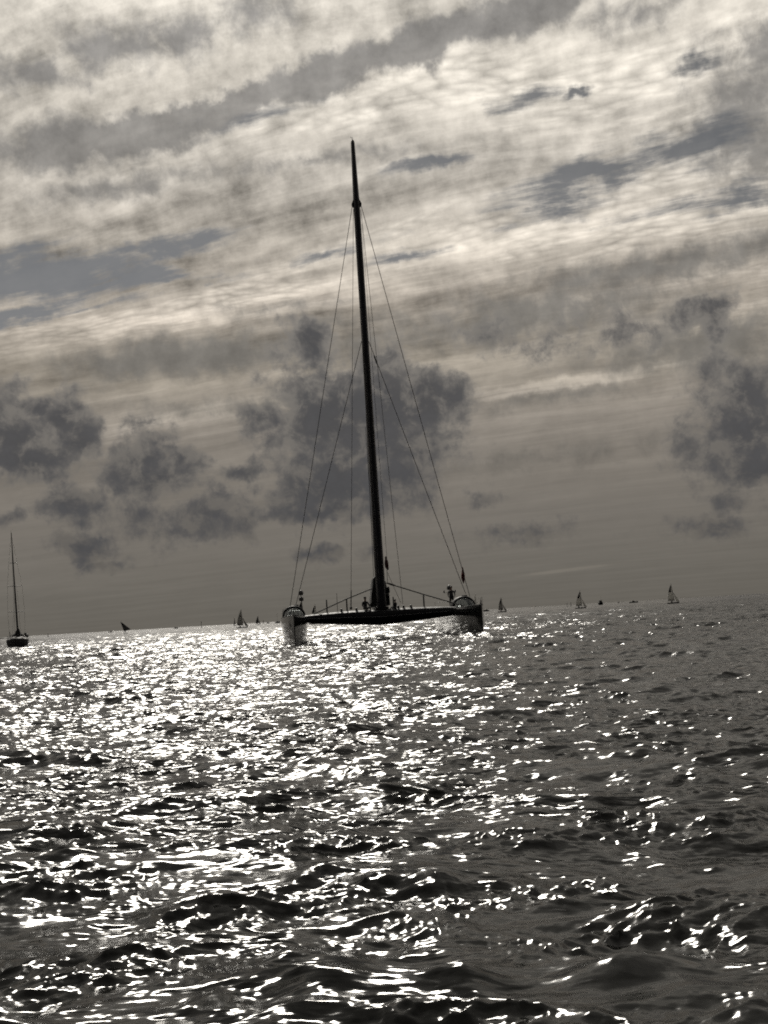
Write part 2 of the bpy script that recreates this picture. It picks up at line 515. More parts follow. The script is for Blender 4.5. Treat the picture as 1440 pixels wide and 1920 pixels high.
def glazing(name):
    m, b = new_mat(name)
    t = E.nt
    setin(b, Base_Color=(0.02, 0.025, 0.03), Roughness=0.06)
    tr = t.nodes.new('ShaderNodeBsdfTransparent'); tr.inputs[0].default_value = (0.75, 0.78, 0.78, 1)
    mx = t.nodes.new('ShaderNodeMixShader'); mx.inputs[0].default_value = 0.72
    t.links.new(b.outputs[0], mx.inputs[1]); t.links.new(tr.outputs[0], mx.inputs[2])
    t.links.new(mx.outputs[0], t.nodes['Material Output'].inputs[0])
    return m


MAT = dict(
    carbon=paint('black_carbon', (0.007, 0.007, 0.009), 0.55, spec=0.14),
    mast=paint('mast_lacquer', (0.006, 0.006, 0.010), 0.4, spec=0.22),
    hull=paint('hull_lacquer', (0.014, 0.014, 0.013), 0.09, 0.10, 0.8, spec=0.5),
    deck=paint('deck_paint', (0.16, 0.16, 0.155), 0.6),
    trim=paint('beam_highlight', (0.05, 0.05, 0.055), 0.35),  # lighter grey of the painted beam highlights; the mast track shares it
    rope=paint('rope', (0.03, 0.03, 0.03), 0.7),
    steel=paint('steel_tube', (0.30, 0.30, 0.30), 0.3, metal=1.0),
    cover=paint('sail_cover_cloth', (0.012, 0.012, 0.014), 0.85),
    dome=paint('dome_plastic', (0.05, 0.05, 0.05), 0.5),
    red=paint('flag_cloth', (0.09, 0.012, 0.012), 0.8),
    bundle=paint('bundle_cloth', (0.035, 0.012, 0.012), 0.85),
    glass=glazing('canopy_glazing'),
    darkhull=paint('navy_hull', (0.005, 0.005, 0.006), 0.6, spec=0.08),
    white=paint('white_gelcoat', (0.45, 0.45, 0.44), 0.35),
    alu=paint('aluminium_spar', (0.02, 0.02, 0.02), 0.5, spec=0.2),
    sail=sailcloth('pale_sailcloth', (0.6, 0.59, 0.56), 0.3),
    greysail=sailcloth('grey_sailcloth', (0.38, 0.37, 0.35), 0.18),
    darksail=sailcloth('dark_sailcloth', (0.07, 0.07, 0.07), 0.2),
    panel=sailcloth('sail_panel_film', (0.045, 0.045, 0.05), 0.2),
    iron=paint('dark_iron', (0.03, 0.028, 0.025), 0.7),
    rock=paint('breakwater_rock', (0.05, 0.047, 0.042), 0.9, 0.4, 0.6),
    net=paint('net_cord', (0.02, 0.02, 0.02), 0.8),
    jacket=paint('jacket_cloth', (0.018, 0.018, 0.022), 0.8),
    hair=paint('dark_hair', (0.012, 0.010, 0.009), 0.7),
)


class MB:
    def __init__(self): self.v = []; self.f = []

    def add(self, vs, fs):
        o = len(self.v)
        self.v += [tuple(p) for p in vs]
        self.f += [tuple(i + o for i in f) for f in fs]
        return self

    def loft(self, rings, caps=True, closed=True):
        n = len(rings[0]); vs = [p for r in rings for p in r]; fs = []
        for i in range(len(rings) - 1):
            for j in range(n if closed else n - 1):
                k = (j + 1) % n
                fs.append((i * n + j, i * n + k, (i + 1) * n + k, (i + 1) * n + j))
        if caps and closed:
            fs.append(tuple(range(n - 1, -1, -1)))
            fs.append(tuple((len(rings) - 1) * n + j for j in range(n)))
        return self.add(vs, fs)

    def tube(self, pts, rad, n=8):
        pts = [Vector(p) for p in pts]
        rads = rad if isinstance(rad, (list, tuple)) else [rad] * len(pts)
        rings = []
        for i, p in enumerate(pts):
            d = (pts[min(i + 1, len(pts) - 1)] - pts[max(i - 1, 0)]).normalized()
            a = d.orthogonal().normalized() if i == 0 else (a - d * a.dot(d)).normalized()
            b = d.cross(a)
            rings.append([p + (a * math.cos(t) + b * math.sin(t)) * rads[i] for t in (2 * math.pi * j / n for j in range(n))])
        return self.loft(rings)

    def box(self, c, s, bev=0.12):
        """box with its edges chamfered"""
        cx, cy, cz = c; hx, hy, hz = (t / 2 for t in s)
        b = bev * min(hx, hy, hz)
        def ring(z, ix): return [(cx + sx * (hx - ix) + ex, cy + sy * (hy - ix) + ey, z) for sx, sy, ex, ey in
                                 ((1, 1, 0, -b), (1, 1, -b, 0), (-1, 1, b, 0), (-1, 1, 0, -b), (-1, -1, 0, b), (-1, -1, b, 0), (1, -1, -b, 0), (1, -1, 0, b))]
        return self.loft([ring(cz - hz, b), ring(cz - hz + b, 0), ring(cz + hz - b, 0), ring(cz + hz, b)])

    def lathe(self, c, prof, n=14):
        c = Vector(c)
        return self.loft([[c + Vector((r * math.cos(t), r * math.sin(t), z)) for t in (2 * math.pi * j / n for j in range(n))] for r, z in prof])

    def build(self, name, mat, parent=None, smooth=True, solid=0.0):
        me = bpy.data.meshes.new(name)
        me.from_pydata(self.v, [], self.f)
        me.validate(); me.update()
        bm = bmesh.new(); bm.from_mesh(me)
        bmesh.ops.recalc_face_normals(bm, faces=bm.faces)
        bm.to_mesh(me); bm.free()
        if smooth:
            for p in me.polygons: p.use_smooth = True
            me.set_sharp_from_angle(angle=R(38))
        me.materials.append(MAT[mat] if isinstance(mat, str) else mat)
        o = bpy.data.objects.new(name, me); COL.objects.link(o)
        o.parent = parent
        if solid:
            sm = o.modifiers.new('thickness', 'SOLIDIFY'); sm.thickness = solid; sm.offset = 0
        return o


def empty(name, loc, rz=0.0, heel=0.0, trim=0.0):
    o = bpy.data.objects.new(name, None); COL.objects.link(o)
    o.empty_display_size = 0.5
    o.location = loc
    o.rotation_euler = (trim, heel, rz)
    return o


def tag(o, label, cat, group=None):
    o['label'] = label; o['category'] = cat
    if group: o['group'] = group
    return o


def lerp(a, b, t): return a + (b - a) * t


# ------------------------------------------------------------------ the big catamaran
BY = 100.0                                        # metres to the mast
mast_w = at(716.5, 1146, BY)
TH = math.atan(179.0 / F)
cat = empty('catamaran', (mast_w.x, BY, 0.0), TH)
tag(cat, 'huge dark racing catamaran seen bow-on with a tall black mast and no sails set', 'catamaran')
CATM = Matrix.Translation((mast_w.x, BY, 0.0)) @ Matrix.Rotation(TH, 4, 'Z')
CATI = CATM.inverted()
HX = (-6.34, 5.98)                                # centre lines of the two hulls either side of the mast


def cl(px, py, Y):
    return CATI @ at(px, py, Y)


def hull_half(y):
    """half beam, deck height, keel depth of a hull at station y (bow -9, stern 15.5)"""
    if y < 0.5:
        t = (0.5 - y) / 9.5
        b = 0.90 * (1 - t ** 2.1) + 0.035
    else:
        b = 0.935 - 0.25 * ((y - 0.5) / 15) ** 2
    d = 1.86 + 0.16 * max(0, -y / 9.0) ** 1.4 - 0.10 * max(0, y / 15.5)
    k = -0.55 * (1 - max(0, (-y - 6.5) / 2.5) ** 2 * 0.45) * (1 - 0.75 * max(0, (y - 8) / 7.5) ** 1.5)
    return b, d, k


def hull_ring(cx, y):
    b, d, k = hull_half(y)
    half = [(0.80, d + 0.075 * min(1, b)), (0.97, d + 0.02), (1.0, d - 0.10), (1.0, d - 0.55), (0.965, 0.95), (0.88, 0.40), (0.74, 0.05), (0.45, k * 0.62), (0.0, k)]
    L = [(-w * b, z) for w, z in half]
    Rr = [(w * b, z) for w, z in half[-2::-1]]
    top = [(0.35 * b, d + 0.12 * min(1, b)), (-0.35 * b, d + 0.12 * min(1, b))]
    return [(cx + xx, y, zz) for xx, zz in L + Rr + top]


for sx in (-1, 1):
    cx = HX[(sx + 1) // 2]
    ys = [-9.0, -8.9, -8.5, -8, -7, -6, -5, -4, -3, -2, -1, 0, 1.5, 3, 5, 7, 9, 11, 13, 14.5, 15.5]
    hull = MB().loft([hull_ring(cx, y) for y in ys]).build('hull', 'hull', cat)
    # toe rail along both deck edges
    for s2 in (-1, 1):
        MB().tube([(cx + s2 * hull_half(y)[0] * 0.96, y, hull_half(y)[1] + 0.05) for y in ys], 0.022, 6).build('toe_rail', 'carbon', hull)
    # upright fin of the bow pulpit
    MB().loft([[(cx - 0.03, -8.95, 2.02), (cx + 0.03, -8.95, 2.02), (cx + 0.03, -8.45, 2.02), (cx - 0.03, -8.45, 2.02)],
               [(cx - 0.025, -8.92, 2.22), (cx + 0.025, -8.92, 2.22), (cx + 0.025, -8.72, 2.22), (cx - 0.025, -8.72, 2.22)],
               [(cx - 0.015, -8.93, 2.36), (cx + 0.015, -8.93, 2.36), (cx + 0.015, -8.86, 2.36), (cx - 0.015, -8.86, 2.36)]]).build('bow_fin', 'carbon', hull)
    # arched canopy over the cockpit, open behind
    roof = empty('canopy', (cx, 0.0, 0.0)); roof.parent = cat

    def arch(y, w, h, z0, n=14):
        return [(w * math.cos(math.pi * j / n), y, z0 + h * math.sin(math.pi * j / n) ** 0.8) for j in range(n + 1)]
    MB().loft([arch(0.3, 0.76, 0.78, 1.9), arch(1.0, 0.78, 0.84, 1.9), arch(2.4, 0.76, 0.80, 1.9), arch(3.2, 0.72, 0.72, 1.9)], closed=False).build('canopy_shell', 'carbon', roof, solid=0.05)
    MB().loft([arch(-0.75, 0.66, 0.10, 1.9), arch(-0.45, 0.69, 0.38, 1.9), arch(-0.05, 0.72, 0.62, 1.9), arch(0.28, 0.75, 0.76, 1.9)], closed=False).build('windscreen', 'glass', roof, solid=0.012)
    MB().tube(arch(0.29, 0.77, 0.79, 1.9), 0.075, 8).build('canopy_frame', 'carbon', roof)
    for k in (-0.3, 0.3):
        MB().tube([(k * 1.05, -0.75, 1.99), (k, -0.45, 2.20), (k, -0.05, 2.47), (k, 0.29, 2.62)], 0.03, 6).build('windscreen_bar', 'carbon', roof)
    MB().box((0.2, 1.4, 2.78), (0.35, 0.5, 0.12)).build('roof_hatch', 'carbon', roof)
    # stanchions and life lines along the outer edge
    for y in (-6.0, -3.5, 4.5, 7.0, 9.5, 12.0, 14.5):
        b, d, _ = hull_half(y)
        MB().tube([(cx + sx * b * 0.9, y, d), (cx + sx * b * 0.9, y, d + 0.62)], 0.016, 6).build('stanchion', 'steel', cat)
    for z in (0.36, 0.61):
        MB().tube([(cx + sx * hull_half(y)[0] * 0.9, y, hull_half(y)[1] + z) for y in (-6.0, -3.5, 0, 4.5, 9.5, 14.5)], 0.007, 5).build('life_line', 'rope', cat)
    # helm seat and stern rail
    MB().tube([(cx - 0.6, 14.8, 1.75), (cx - 0.6, 15.0, 2.5), (cx + 0.6, 15.0, 2.5), (cx + 0.6, 14.8, 1.75)], 0.02, 6).build('stern_rail', 'steel', cat)
    MB().tube([(cx - 0.35, 6.2, 1.86), (cx - 0.2, 6.2, 2.45)], 0.05, 8).build('winch_post', 'carbon', cat)

# main crossbeam, deepest under the mast
def beam_ring(x):
    t = min(1, abs(x) / 5.6)
    zt = 2.13 - 0.14 * t ** 3
    zb = 1.02 + 0.42 * t ** 1.15 + 0.10 * max(0, t - 0.9) * 10
    wf, wb = 0.62 + 0.1 * (1 - t), 0.75
    pr = [(-0.55, 1.0), (-0.86, 0.90), (-1.0, 0.70), (-0.98, 0.45), (-0.75, 0.18), (-0.3, 0.02), (0.2, 0.0), (0.7, 0.12), (1.0, 0.5), (0.95, 0.9), (0.6, 1.0), (0.0, 1.03)]
    return [(x, (wf if a < 0 else wb) * a, zb + (zt - zb) * c) for a, c in pr]


xs = [-5.85, -5.55, -5, -4, -3, -2, -1, -0.4, 0, 0.4, 1, 2, 3, 4, 4.9, 5.25, 5.55]
beam = MB().loft([beam_ring(x) for x in xs]).build('main_crossbeam', 'carbon', cat)
MB().tube([(x, beam_ring(x)[3][1] - 0.012, lerp(beam_ring(x)[3][2], beam_ring(x)[2][2], 0.35)) for x in xs[1:-1]], 0.022, 6).build('beam_highlight', 'trim', beam)  # lighter strip standing in for the highlight along the beam's front
MB().tube([(x, beam_ring(x)[1][1] - 0.008, beam_ring(x)[1][2]) for x in xs[1:-1]], 0.020, 6).build('beam_highlight', 'trim', beam)  # second painted highlight, along the upper front edge
MB().loft([[(x, 9.5 + 0.35 * math.cos(t), 1.78 + 0.24 * math.sin(t)) for t in (2 * math.pi * j / 10 for j in range(10))] for x in (-5.8, -3, 0, 3, 5.4)]).build('aft_crossbeam', 'carbon', cat)
# trampoline net between the beams
net = MB()
for i in range(23):
    x = -5.2 + i * 10.4 / 22
    net.tube([(x, 0.75, 1.95), (x, 9.2, 1.9)], 0.008, 4)
for i in range(18):
    y = 0.9 + i * 8.2 / 17
    net.tube([(-5.3, y, 1.93), (5.3, y, 1.93)], 0.008, 4)
net.build('trampoline_net', 'net', cat)

# wing mast
mt = cl(661.3, 268, BY).z
mx_ = cl(661.3, 268, BY).x
def mo(z): return mx_ * (z - 2.1) / (mt - 2.1)       # the mast leans a little to the left
prof = [(2.12, 0.34), (2.6, 0.345), (6, 0.335), (11, 0.30), (16, 0.275), (20, 0.265), (cl(668, 383, BY).z, 0.245), (mt - 2.0, 0.185), (mt, 0.145), (mt + 0.12, 0.12), (mt + 0.22, 0.05)]
mast = MB().loft([[(mo(z) + hw * math.cos(t), hw * 1.7 * math.sin(t) + 0.25 * hw, z) for t in (2 * math.pi * j / 16 for j in range(16))] for z, hw in prof]).build('mast', 'mast', cat)
zh = cl(668, 383, BY).z
for s_ in (-1, 1):
    tang = MB().loft([[(s_ * 0.20, -0.08, zh + 0.32), (s_ * 0.20, 0.12, zh + 0.32), (s_ * 0.24, 0.12, zh + 0.32), (s_ * 0.24, -0.08, zh + 0.32)],
               [(s_ * 0.20, -0.10, zh), (s_ * 0.20, 0.14, zh), (s_ * 0.37, 0.14, zh + 0.02), (s_ * 0.37, -0.10, zh + 0.02)],
               [(s_ * 0.20, -0.10, zh - 0.12), (s_ * 0.20, 0.14, zh - 0.12), (s_ * 0.36, 0.14, zh - 0.10), (s_ * 0.36, -0.10, zh - 0.10)],
               [(s_ * 0.20, -0.08, zh - 0.25), (s_ * 0.20, 0.12, zh - 0.25), (s_ * 0.25, 0.12, zh - 0.25), (s_ * 0.25, -0.08, zh - 0.25)]])
    tang.v = [(a + mo(zh), b, c) for a, b, c in tang.v]
    tang.build('shroud_tang', 'carbon', mast)
MB().tube([(mx_, 0, mt + 0.2), (mx_ + 0.02, 0, mt + 0.45)], 0.012, 5).tube([(mx_, 0, mt + 0.2), (mx_ - 0.12, 0, mt + 0.42)], 0.010, 5).tube([(mx_ - 0.16, -0.1, mt + 0.42), (mx_ - 0.06, 0.1, mt + 0.44)], 0.012, 5).build('wind_vane', 'rope', mast)
MB().loft([[(0.50 * math.cos(t), 0.62 * math.sin(t), z) for t in (2 * math.pi * j / 12 for j in range(12))] for z in (2.08, 2.2, 2.32)]).build('mast_step', 'carbon', mast)
MB().tube([(mo(4) - 0.10, -0.46, 4.0), (mo(12) - 0.10, -0.40, 12.0), (mo(20) - 0.09, -0.36, 20.0)], 0.02, 5).build('mast_track', 'trim', mast)

# standing and running rigging: (top pixel, its depth, bottom pixel, its depth, radius, name)
for (x1, y1, d1, x2, y2, d2, rr, nm) in [
        (660.5, 386, BY, 544, 1137, 103, 0.022, 'cap_shroud'), (677.2, 386, BY, 881, 1119, 103, 0.022, 'cap_shroud'),
        (677.8, 640, BY, 553, 1142, 103.5, 0.022, 'lower_shroud'), (691.5, 640, BY, 873, 1113, 103.5, 0.022, 'lower_shroud'),
        (662.5, 392, BY, 658, 1141, 99.2, 0.016, 'inner_stay'), (676.5, 392, BY, 755.6, 1134, 99.2, 0.016, 'inner_stay'),
        (680.5, 650, 99.6, 700.5, 1082, 99.6, 0.018, 'halyard'), (678.5, 420, 99.7, 725.3, 1045, 99.7, 0.012, 'halyard'),
        (725.5, 1068, 99.7, 726.5, 1094, 99.7, 0.02, 'halyard'), (726.5, 1074, 99.8, 752, 1131, 99.4, 0.014, 'halyard'),
        (685, 800, 99.6, 704, 1090, 99.6, 0.012, 'halyard')]:
    p1, p2 = cl(x1, y1, d1), cl(x2, y2, d2)
    MB().tube([p1, p2], rr, 6).build(nm, 'rope', cat)
p1, p2 = cl(701, 665, BY), cl(707.5, 684, BY)
MB().tube([p1, lerp(p1, p2, 0.2), lerp(p1, p2, 0.8), p2], [0.02, 0.055, 0.055, 0.02], 8).build('shroud_fitting', 'rope', cat)
p1, p2 = cl(658.4, 1105, 99.2), cl(658, 1143, 99.2)
MB().tube([p1, lerp(p1, p2, .12), lerp(p1, p2, .85), lerp(p1, p2, .87), p2], [0.02, 0.035, 0.04, 0.09, 0.09], 8).build('furling_drum', 'rope', cat)
# stout hand ropes from the mast down to the hulls and the posts that carry them
for pts in ([(699, 1103), (651, 1122.5), (587, 1152)], [(724, 1093), (744, 1099), (796, 1115), (889, 1142)]):
    MB().tube([cl(px, py, 99.6) for px, py in pts], 0.042, 8).build('hand_rope', 'rope', cat)
pa, pb = cl(727, 1093.5, 99.6), cl(741, 1098, 99.6)
MB().tube([pa, lerp(pa, pb, .3), lerp(pa, pb, .8), pb], [0.05, 0.075, 0.07, 0.04], 8).build('rope_tackle', 'rope', cat)
for px, yt, yb, rr in ((613.3, 1124.5, 1149, 0.05), (651, 1122, 1148, 0.055), (796, 1115, 1139, 0.055), (738.5, 1119, 1141, 0.05), (633, 1112.5, 1148, 0.018), (702, 1130, 1146, 0.03)):
    a_, b_ = cl(px, yb, BY), cl(px - 0.055 * (yb - yt), yt, BY)
    MB().tube([(b_.x, 0.1, 2.05), (b_.x, 0.1, b_.z - 0.05), (b_.x, 0.1, b_.z)], [rr, rr * 0.9, rr * 0.7], 8).build('rope_post', 'carbon', cat)
# winches and deck gear on the beam
for px in (640, 668, 747, 757, 771):
    c_ = cl(px, 1143, BY)
    MB().lathe((c_.x, -0.1, 2.08), [(0.10, 0), (0.11, 0.08), (0.07, 0.12), (0.075, 0.22), (0.10, 0.26), (0.02, 0.28)]).build('winch', 'carbon', cat)
# boom with the lowered mainsail stacked in its cover
def stack_ring(y, k):
    pr = [(-0.56, 2.55), (-0.73, 2.62), (-0.70, 3.05), (-0.60, 3.7), (-0.50, 4.45), (-0.36, 4.58), (-0.1, 4.5), (0.22, 4.30), (0.42, 4.22), (0.50, 3.75), (0.62, 3.55), (0.66, 2.9), (0.68, 2.42), (0.2, 2.30), (-0.2, 2.40)]
    return [(x_ * k, y, 2.3 + (z_ - 2.3) * k) for x_, z_ in pr]


MB().loft([stack_ring(0.62, 0.97), stack_ring(0.9, 1.0), stack_ring(3.0, 0.95), stack_ring(6.0, 0.8), stack_ring(9.0, 0.55), stack_ring(10.5, 0.3)]).build('sail_cover', 'cover', cat)
MB().loft([[(0.16 * math.cos(t), y, 2.42 + 0.2 * math.sin(t)) for t in (2 * math.pi * j / 10 for j in range(10))] for y in (0.5, 4, 8, 11.0)]).build('boom', 'mast', cat)
# folds of the cover hanging on the right of the mast
for px, py, r_ in ((729, 1103, .10), (730, 1108, .09), (728, 1116, .13), (697, 1134, .12)):
    c_ = cl(px, py, BY)
    MB().lathe((c_.x, 0.5, c_.z), [(0.02, -r_ * 1.6), (r_ * 0.8, -r_), (r_, 0), (r_ * 0.6, r_), (0.02, r_ * 1.4)], 8).build('cover_fold', 'cover', cat)
# bundle of dark cloth hoisted beside the mast
b0 = cl(725.2, 1069, 99.6)
MB().loft([[(b0.x + ox + w * math.cos(t), b0.y + w * 0.8 * math.sin(t), b0.z + z) for t in (2 * math.pi * j / 9 for j in range(9))]
           for z, w, ox in ((0, 0.03, 0.09), (0.06, 0.07, 0.07), (0.2, 0.13, 0.02), (0.45, 0.145, 0), (0.66, 0.125, 0.0), (0.78, 0.075, -0.01), (0.85, 0.085, -0.01), (0.95, 0.08, -0.01), (1.0, 0.02, -0.01))]).build('cloth_bundle', 'bundle', cat)
# antenna poles at the sterns
def dome(o, z0, r_): return [(0.02, z0), (r_ * 0.8, z0 + 0.02), (r_, z0 + 0.10), (r_, z0 + r_ * 1.2), (r_ * 0.8, z0 + r_ * 1.75), (r_ * 0.4, z0 + r_ * 2.05), (0.02, z0 + r_ * 2.1)]


pr_ = cl(842.5, 1105, 110)
MB().tube([(pr_.x, pr_.y, 1.8), (pr_.x, pr_.y, pr_.z)], [0.05, 0.04], 8).build('antenna_pole', 'steel', cat)
MB().lathe((pr_.x, pr_.y, pr_.z - 0.05), dome(None, 0, 0.19)).build('radar_dome', 'dome', cat)
zc = cl(842.5, 1111, 110).z
MB().tube([(pr_.x - 0.43, pr_.y, zc), (pr_.x + 0.48, pr_.y, zc)], 0.018, 6).build('sensor_arm', 'steel', cat)
for dx_ in (-0.43, 0.46):
    MB().lathe((pr_.x + dx_, pr_.y, zc - 0.03), [(0.015, 0), (0.05, 0.05), (0.055, 0.14), (0.02, 0.22)], 8).build('wind_sensor', 'dome', cat)
pl_ = cl(565, 1128, 110)
MB().tube([(pl_.x, pl_.y, 1.8), (pl_.x, pl_.y, pl_.z + 0.9)], [0.05, 0.04], 8).build('antenna_pole', 'steel', cat)
MB().lathe((pl_.x, pl_.y, pl_.z + 0.02), [(0.02, 0), (0.17, 0.03), (0.19, 0.12), (0.19, 0.24), (0.15, 0.33), (0.02, 0.35)]).build('radar_dome', 'dome', cat)
MB().lathe((pl_.x, pl_.y, pl_.z + 0.5), dome(None, 0, 0.19)).build('radar_dome', 'dome', cat)
MB().loft([[(pl_.x - 0.02, pl_.y, pl_.z), (pl_.x + 0.05, pl_.y, pl_.z), (pl_.x + 0.05, pl_.y + 0.06, pl_.z), (pl_.x - 0.02, pl_.y + 0.06, pl_.z)],
           [(pl_.x - 0.34, pl_.y, pl_.z - 0.62), (pl_.x + 0.09, pl_.y, pl_.z - 0.62), (pl_.x + 0.09, pl_.y + 0.06, pl_.z - 0.62), (pl_.x - 0.34, pl_.y + 0.06, pl_.z - 0.62)]]).build('pole_bracket', 'carbon', cat)
MB().tube([(pl_.x - 0.2, pl_.y, pl_.z + 0.55), (pl_.x + 0.24, pl_.y, pl_.z + 0.55)], 0.015, 6).build('sensor_arm', 'steel', cat)
# limp flag on the right-hand shroud
f0, f1 = cl(867.0, 1063, 103), cl(869.5, 1094, 103)
fl = MB(); rows = []
for i in range(9):
    t = i / 8
    c_ = lerp(f0, f1, t); w = 0.02 + 0.17 * math.sin(math.pi * min(1, t * 1.05) ** 1.6) ** 0.8
    rows.append([(c_.x - w * (0.6 + 0.3 * t) + w * 1.5 * j / 5, c_.y + 0.07 * math.sin(j * 2.1 + i * 0.6), c_.z) for j in range(6)])
fl.loft(rows, closed=False).build('flag', 'red', cat, solid=0.01)


# ------------------------------------------------------------------ people
def skin_person(name, joints, edges, radii, parent=None):
    me = bpy.data.meshes.new(name)
    me.from_pydata(joints, edges, [])
    me.skin_vertices or me.attributes  # layer is added by the modifier below
    o = bpy.data.objects.new(name, me); COL.objects.link(o)
    o.modifiers.new('skin', 'SKIN')
    if not me.skin_vertices:
        bm = bmesh.new(); bm.from_mesh(me); bm.verts.layers.skin.verify(); bm.to_mesh(me); bm.free()
    for i, r_ in enumerate(radii):
        me.skin_vertices[0].data[i].radius = r_ if isinstance(r_, tuple) else (r_, r_)
    me.skin_vertices[0].data[0].use_root = True
    ss = o.modifiers.new('round', 'SUBSURF'); ss.levels = 1; ss.render_levels = 1
    return o


def clothes_mat(name, jacket, trousers, z_waist, z_neck):
    m, b = new_mat(name)
    tc = E.nt.nodes.new('ShaderNodeTexCoord')
    _, _, z = sep(E(tc.outputs['Object']))
    n = noise(E(tc.outputs['Object']), 9.0, 4, 0.6, dims='3D')
    z = z + (n - 0.5) * 0.02
    c = mixc(E.math('GREATER_THAN', z, z_waist), trousers, jacket)
    c = mixc(E.math('GREATER_THAN', z, z_neck), c, (0.22, 0.13, 0.09))
    setin(b, Base_Color=c, Roughness=0.8)
    return m


def person(loc, face, pose, label, jacket=(0.016, 0.016, 0.02), trousers=(0.012, 0.012, 0.015), group=None, scale=1.0):
    """one body; local +y is where it faces, origin under the feet (standing) or the seat (sitting)"""
    hip = 0.93 if pose == 'stand' else 0.12
    J = [(0, 0, hip), (0, 0.01, hip + 0.22), (0, 0.0, hip + 0.46), (0, 0.0, hip + 0.57), (0, 0.03, hip + 0.66), (0, 0.035, hip + 0.76), (0, 0.02, hip + 0.83)]
    Rd = [(0.15, 0.11), (0.14, 0.10), (0.16, 0.10), (0.06, 0.06), (0.075, 0.09), (0.08, 0.10), (0.05, 0.06)]
    Ed = [(0, 1), (1, 2), (2, 3), (3, 4), (4, 5), (5, 6)]

    def chain(root, pts):
        k = root
        for p_, r_ in pts:
            J.append(p_); Rd.append(r_); Ed.append((k, len(J) - 1)); k = len(J) - 1
        return k
    for s_ in (-1, 1):
        sh = hip + 0.46
        if pose == 'stand':
            arm = [((s_ * 0.20, 0, sh), 0.065), ((s_ * 0.27, 0.02, sh - 0.28), 0.048), ((s_ * 0.22, 0.20, sh - 0.42), 0.036), ((s_ * 0.20, 0.27, sh - 0.44), 0.035)]
        else:
            arm = [((s_ * 0.20, 0, sh), 0.065), ((s_ * 0.28, 0.08, sh - 0.26), 0.048), ((s_ * 0.20, 0.30, sh - 0.34), 0.036), ((s_ * 0.19, 0.37, sh - 0.36), 0.035)]
        k = chain(2, arm)
        hx, hy, hz = J[k]
        for f_ in range(4):
            chain(k, [((hx + (f_ - 1.5) * 0.02, hy + 0.05, hz), 0.009), ((hx + (f_ - 1.5) * 0.021, hy + 0.08 + 0.008 * (1.5 - abs(f_ - 1.5)), hz - 0.025), 0.008)])
        chain(k, [((hx - s_ * 0.045, hy + 0.02, hz - 0.01), 0.010), ((hx - s_ * 0.05, hy + 0.055, hz - 0.03), 0.009)])
        if pose == 'stand':
            leg = [((s_ * 0.10, 0, hip - 0.08), 0.095), ((s_ * 0.12, 0.03, 0.48), 0.065), ((s_ * 0.13, 0, 0.09), 0.042), ((s_ * 0.14, 0.14, 0.04), 0.035)]
        else:
            leg = [((s_ * 0.11, 0.05, hip), 0.095), ((s_ * 0.15, 0.45, hip + 0.10), 0.065), ((s_ * 0.15, 0.55, -0.28), 0.045), ((s_ * 0.15, 0.68, -0.33), 0.035)]
        chain(0, leg)
    J[:] = [(a * scale, b * scale, c * scale) for a, b, c in J]
    Rd[:] = [tuple(q * scale for q in r_) if isinstance(r_, tuple) else r_ * scale for r_ in Rd]
    o = skin_person('person', J, Ed, Rd)
    o.data.materials.append(clothes_mat('person_clothes', jacket, trousers, (hip + 0.03) * scale, (hip + 0.54) * scale))
    o.location = loc
    o.rotation_euler = (0, 0, face)
    tag(o, label, 'person', group)
    hz = hip + 0.66
    MB().loft([[(scale * w * math.cos(t), scale * (0.02 + w * 1.15 * math.sin(t) - 0.015), scale * (hz + z)) for t in (2 * math.pi * j / 10 for j in range(10))]
               for z, w in ((0.08, 0.098), (0.13, 0.100), (0.17, 0.088), (0.205, 0.05), (0.215, 0.01))]).build('hair', 'hair', o)
    return o


def cat_world(px, py, Y, z):
    p_ = at(px, py, Y); return (p_.x, p_.y, z)


person(cat_world(685, 1138, BY, 2.14), math.pi + 0.5, 'sit', 'person in dark jacket sitting on the catamaran crossbeam left of the mast')
person(cat_world(741.5, 1138, BY, 2.10), math.pi - 0.9, 'sit', 'person crouched on the catamaran crossbeam just right of the mast base', scale=0.72)
person(cat_world(847, 1125, 105, 1.86), math.pi, 'stand', 'person standing beside the right hull canopy of the catamaran', scale=0.98)


# ------------------------------------------------------------------ other craft
def sea_dist(px, py):
    """distance at which the flat sea is seen at that pixel"""
    d = ray(px, py)
    return CAM_H / -d.z * d.y


def simple_hull(mb, L, B, fb, dr=0.25, sheer=0.1, tr=0.7):
    """bow towards +x"""
    rings = []
    for i in range(9):
        t = i / 8; x = -L / 2 + L * t
        b = B / 2 * (tr + (1 - tr) * math.sin(math.pi * min(1, t * 1.1) * 0.9)) * (1 - max(0, (t - 0.45) / 0.55) ** 2.2 * 0.97)
        d = fb + sheer * t * t
        rings.append([(x, -b, d), (x, -b * 1.02, d * 0.6), (x, -b * 0.85, 0.0), (x, -b * 0.4, -dr * 0.8), (x, 0, -dr), (x, b * 0.4, -dr * 0.8), (x, b * 0.85, 0.0), (x, b * 1.02, d * 0.6), (x, b, d), (x, b * 0.4, d + 0.04), (x, -b * 0.4, d + 0.04)])
    return mb.loft(rings)


def sail_patch(head, tack, clew, roach, belly, n=8):
    """curved triangular sail; luff head-tack, leech head-clew"""
    H, T, C = Vector(head), Vector(tack), Vector(clew)
    nrm = (T - H).cross(C - H).normalized()
    rows = []
    for i in range(n + 1):
        t = i / n
        a = H.lerp(T, t); b = H.lerp(C, t) + (C - T).normalized() * roach * math.sin(math.pi * t)
        row = []
        for j in range(n + 1):
            s_ = j / n
            row.append(a.lerp(b, s_) + nrm * belly * math.sin(math.pi * s_) * (0.25 + t) * (b - a).length)
        rows.append(row)
    return rows


